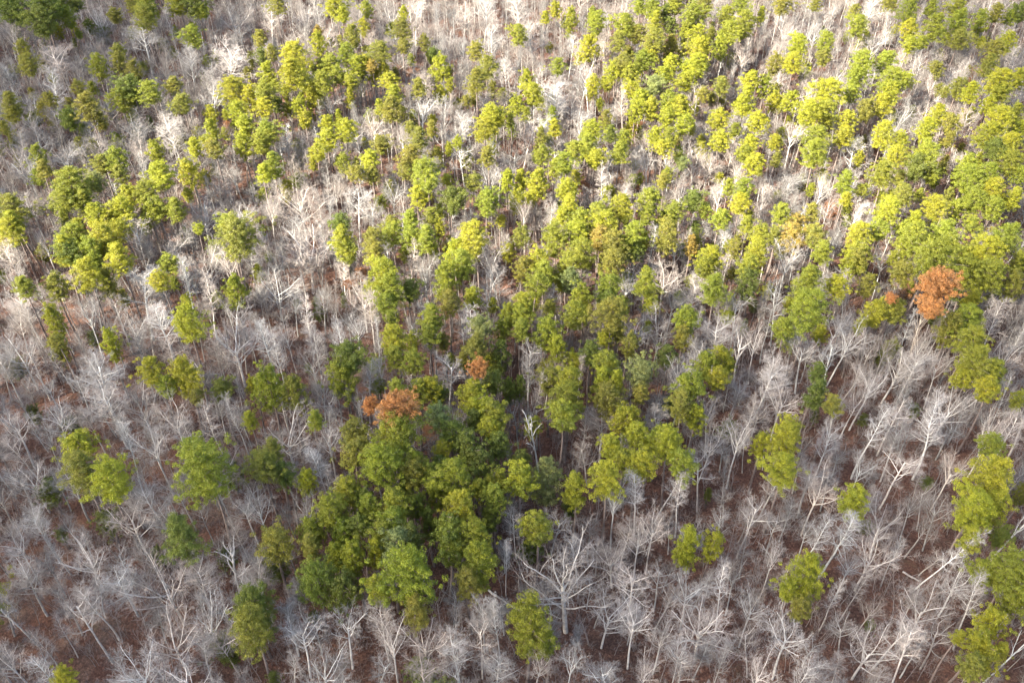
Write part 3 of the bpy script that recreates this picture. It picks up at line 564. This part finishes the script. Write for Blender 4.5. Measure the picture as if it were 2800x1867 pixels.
for q in ors:
    (bt, bb, BW, BH), cr, W0, L0 = OAKM[rr.randrange(2)]
    e = thing('russet_oak', (q['x'], q['y'], terrain(q['x'], q['y'])), q['label'], 'oak tree', 'oaks still holding russet leaves')
    a = rr.uniform(0, 6)
    link('trunk', bt, e, (0, 0, 0), (q['W'] / BW * .8,) * 2 + (q['H'] / BH * .95,), a, (.7, .62, .55))
    link('crown', cr, e, (0, 0, q['H'] - q['L'] / 2), (q['W'] / W0, q['W'] / W0, q['L'] / L0), a, jit(RT[q['t']], rr))

# ------------------------------------------------------------------ the countless rest, one object each
def scatter(name, label, cat, groups, pts):
    """groups: list of [ (mesh, zmode) ... ] kits; pts: (x,y,z, kit, rz, sx, sz, tint, lean)"""
    me = bpy.data.meshes.new(name); me.from_pydata([q[0:3] for q in pts], [], [])
    def attr(n, t, key, vals):
        a = me.attributes.new(n, t, 'POINT'); a.data.foreach_set(key, vals)
    attr('kit', 'INT', 'value', [q[3] for q in pts])
    attr('rot', 'FLOAT_VECTOR', 'vector', [c for q in pts for c in q[4]])
    attr('scl', 'FLOAT_VECTOR', 'vector', [c for q in pts for c in q[5]])
    attr('tint', 'FLOAT_COLOR', 'color', [c for q in pts for c in (*q[6], 1)])
    o = bpy.data.objects.new(name, me); col.objects.link(o)
    o['kind'] = 'stuff'; o['label'] = label; o['category'] = cat; o.color = (0, 0, 0, 1)
    ng = bpy.data.node_groups.new(name, 'GeometryNodeTree')
    ng.interface.new_socket('Geometry', in_out='INPUT', socket_type='NodeSocketGeometry')
    ng.interface.new_socket('Geometry', in_out='OUTPUT', socket_type='NodeSocketGeometry')
    gi = ng.nodes.new('NodeGroupInput'); go = ng.nodes.new('NodeGroupOutput')
    kc = bpy.data.collections.new(name + '_kit')
    for k_, me_ in enumerate(groups):
        so = bpy.data.objects.new('%s_kit_%03d' % (name, k_), me_); so.color = (0, 0, 0, 1); kc.objects.link(so)
    join = ng.nodes.new('GeometryNodeCollectionInfo'); join.inputs['Collection'].default_value = kc
    join.inputs['Separate Children'].default_value = True; join.inputs['Reset Children'].default_value = True
    iop = ng.nodes.new('GeometryNodeInstanceOnPoints'); iop.inputs['Pick Instance'].default_value = True
    ng.links.new(gi.outputs[0], iop.inputs['Points']); ng.links.new(join.outputs[0], iop.inputs['Instance'])
    def na(n, t, out, sock):
        a = ng.nodes.new('GeometryNodeInputNamedAttribute'); a.data_type = t; a.inputs[0].default_value = n
        ng.links.new(a.outputs[0], sock)
    na('kit', 'INT', 0, iop.inputs['Instance Index']); na('rot', 'FLOAT_VECTOR', 0, iop.inputs['Rotation']); na('scl', 'FLOAT_VECTOR', 0, iop.inputs['Scale'])
    ng.links.new(iop.outputs[0], go.inputs[0])
    md = o.modifiers.new('scatter', 'NODES'); md.node_group = ng
    return o
# farther pines and bare trees: trunk and crown of each in one object
kits = [m for P_ in PINES for m in (P_[0], P_[1])]
pts = []
for q in rest_p:
    z = terrain(q['x'], q['y']); a = rp.uniform(0, 6.28); _, _, W0, L0 = PINES[q['v']]
    pts.append((q['x'], q['y'], z, q['v'] * 2, (0, 0, a), (q['W'] / W0 * .5 + .5,) * 2 + (q['H'] / PH,), q['tint']))
    pts.append((q['x'], q['y'], z + q['H'] - q['L'] / 2, q['v'] * 2 + 1, (0, 0, a), (q['W'] / W0, q['W'] / W0, q['L'] / L0), q['tint']))
scatter('pine_woodland', 'smaller and farther green pines filling the upper half of the forest', 'pine woodland', kits, pts)
keys = list(BARES); off = {}; kits = []
for k in keys:
    off[k] = len(kits)
    for b_ in BARES[k]: kits += [b_[0], b_[1]]
pts = []
for q in rest_b:
    z = terrain(q['x'], q['y']); a = rb.uniform(0, 6.28); _, _, W0, H0 = BARES[q['t']][q['v']]; ln = (rb.gauss(0, .05), rb.gauss(0, .05), a)
    for h in (0, 1):
        pts.append((q['x'], q['y'], z, off[q['t']] + q['v'] * 2 + h, ln, (q['W'] / W0, q['W'] / W0, q['H'] / H0), q['tint']))
scatter('bare_woodland', 'smaller leafless grey trees crowding between the larger ones', 'bare woodland', kits, pts)
pts = []
for x, y in zone(17000):
    if near(x, y, .8, 'PB'): continue
    s = rf.uniform(.6, 1.15); g = rf.uniform(.8, 1.2)
    pts.append((x, y, terrain(x, y), rf.randrange(5), (rf.gauss(0, .08), rf.gauss(0, .08), rf.uniform(0, 6.28)), (s, s, s), (g, g, g)))
scatter('sapling_undergrowth', 'thin leafless saplings standing all over the forest floor', 'undergrowth', SAPS, pts)
pts = []
for x, y in zone(15000):
    s = rf.uniform(.6, 1.3)
    pts.append((x, y, terrain(x, y), rf.randrange(3), (0, 0, rf.uniform(0, 6.28)), (s, s, s * rf.uniform(.7, 1.1)), (1, 1, 1)))
scatter('brush', 'knee-high twiggy brush over the brown leaf litter', 'brush', SHRUBS, pts)

# ------------------------------------------------------------------ fallen logs
LOGS = [(1335, 1612, 1425, 1672, 'long pale fallen log right of the dense pine stand, bottom centre'),
        (2468, 1562, 2515, 1585, 'short broken fallen log in the brown gap at lower right'),
        (1490, 1668, 1535, 1690, 'thin fallen log lying just left of the big spreading oak trunk'),
        (925, 1133, 955, 1150, 'dark fallen log left of the orange oaks')]
for i, (x0, y0, x1, y1, lab) in enumerate(LOGS):
    a = Vector((*ground_at(x0, y0, .3), 0)); b = Vector((*ground_at(x1, y1, .3), 0)); L = (b - a).length
    mb = MB(); r = random.Random(i); n = 7; rad0 = .17 if i != 2 else .1
    mb.tube([Vector((L * k / n - L / 2, r.gauss(0, .05), rad0 * .8)) for k in range(n + 1)], [rad0 * (1 - .5 * k / n) * r.uniform(.9, 1.08) for k in range(n + 1)], 8)
    for _ in range(5):
        k = r.uniform(-.1, .45) * L; an = r.uniform(-1, 1); l = r.uniform(.4, 1.1)
        mb.tube([Vector((k, 0, rad0)), Vector((k + l * .7, math.sin(an) * l, rad0 + l * .4))], [.035, .012], 4)
    o = link('fallen_log', mb.mesh('fallen_log', [M_BARK], True), None, ((a.x + b.x) / 2, (a.y + b.y) / 2, terrain((a.x + b.x) / 2, (a.y + b.y) / 2)), (1, 1, 1), math.atan2(b.y - a.y, b.x - a.x), (1.1, 1.05, 1.0) if i != 3 else (.35, .33, .3))
    o['label'] = lab; o['category'] = 'fallen log'; o['group'] = 'logs lying on the forest floor'
print('PINES', len(pines), len(ind_p), 'BARES', len(bares), len(ind_b))
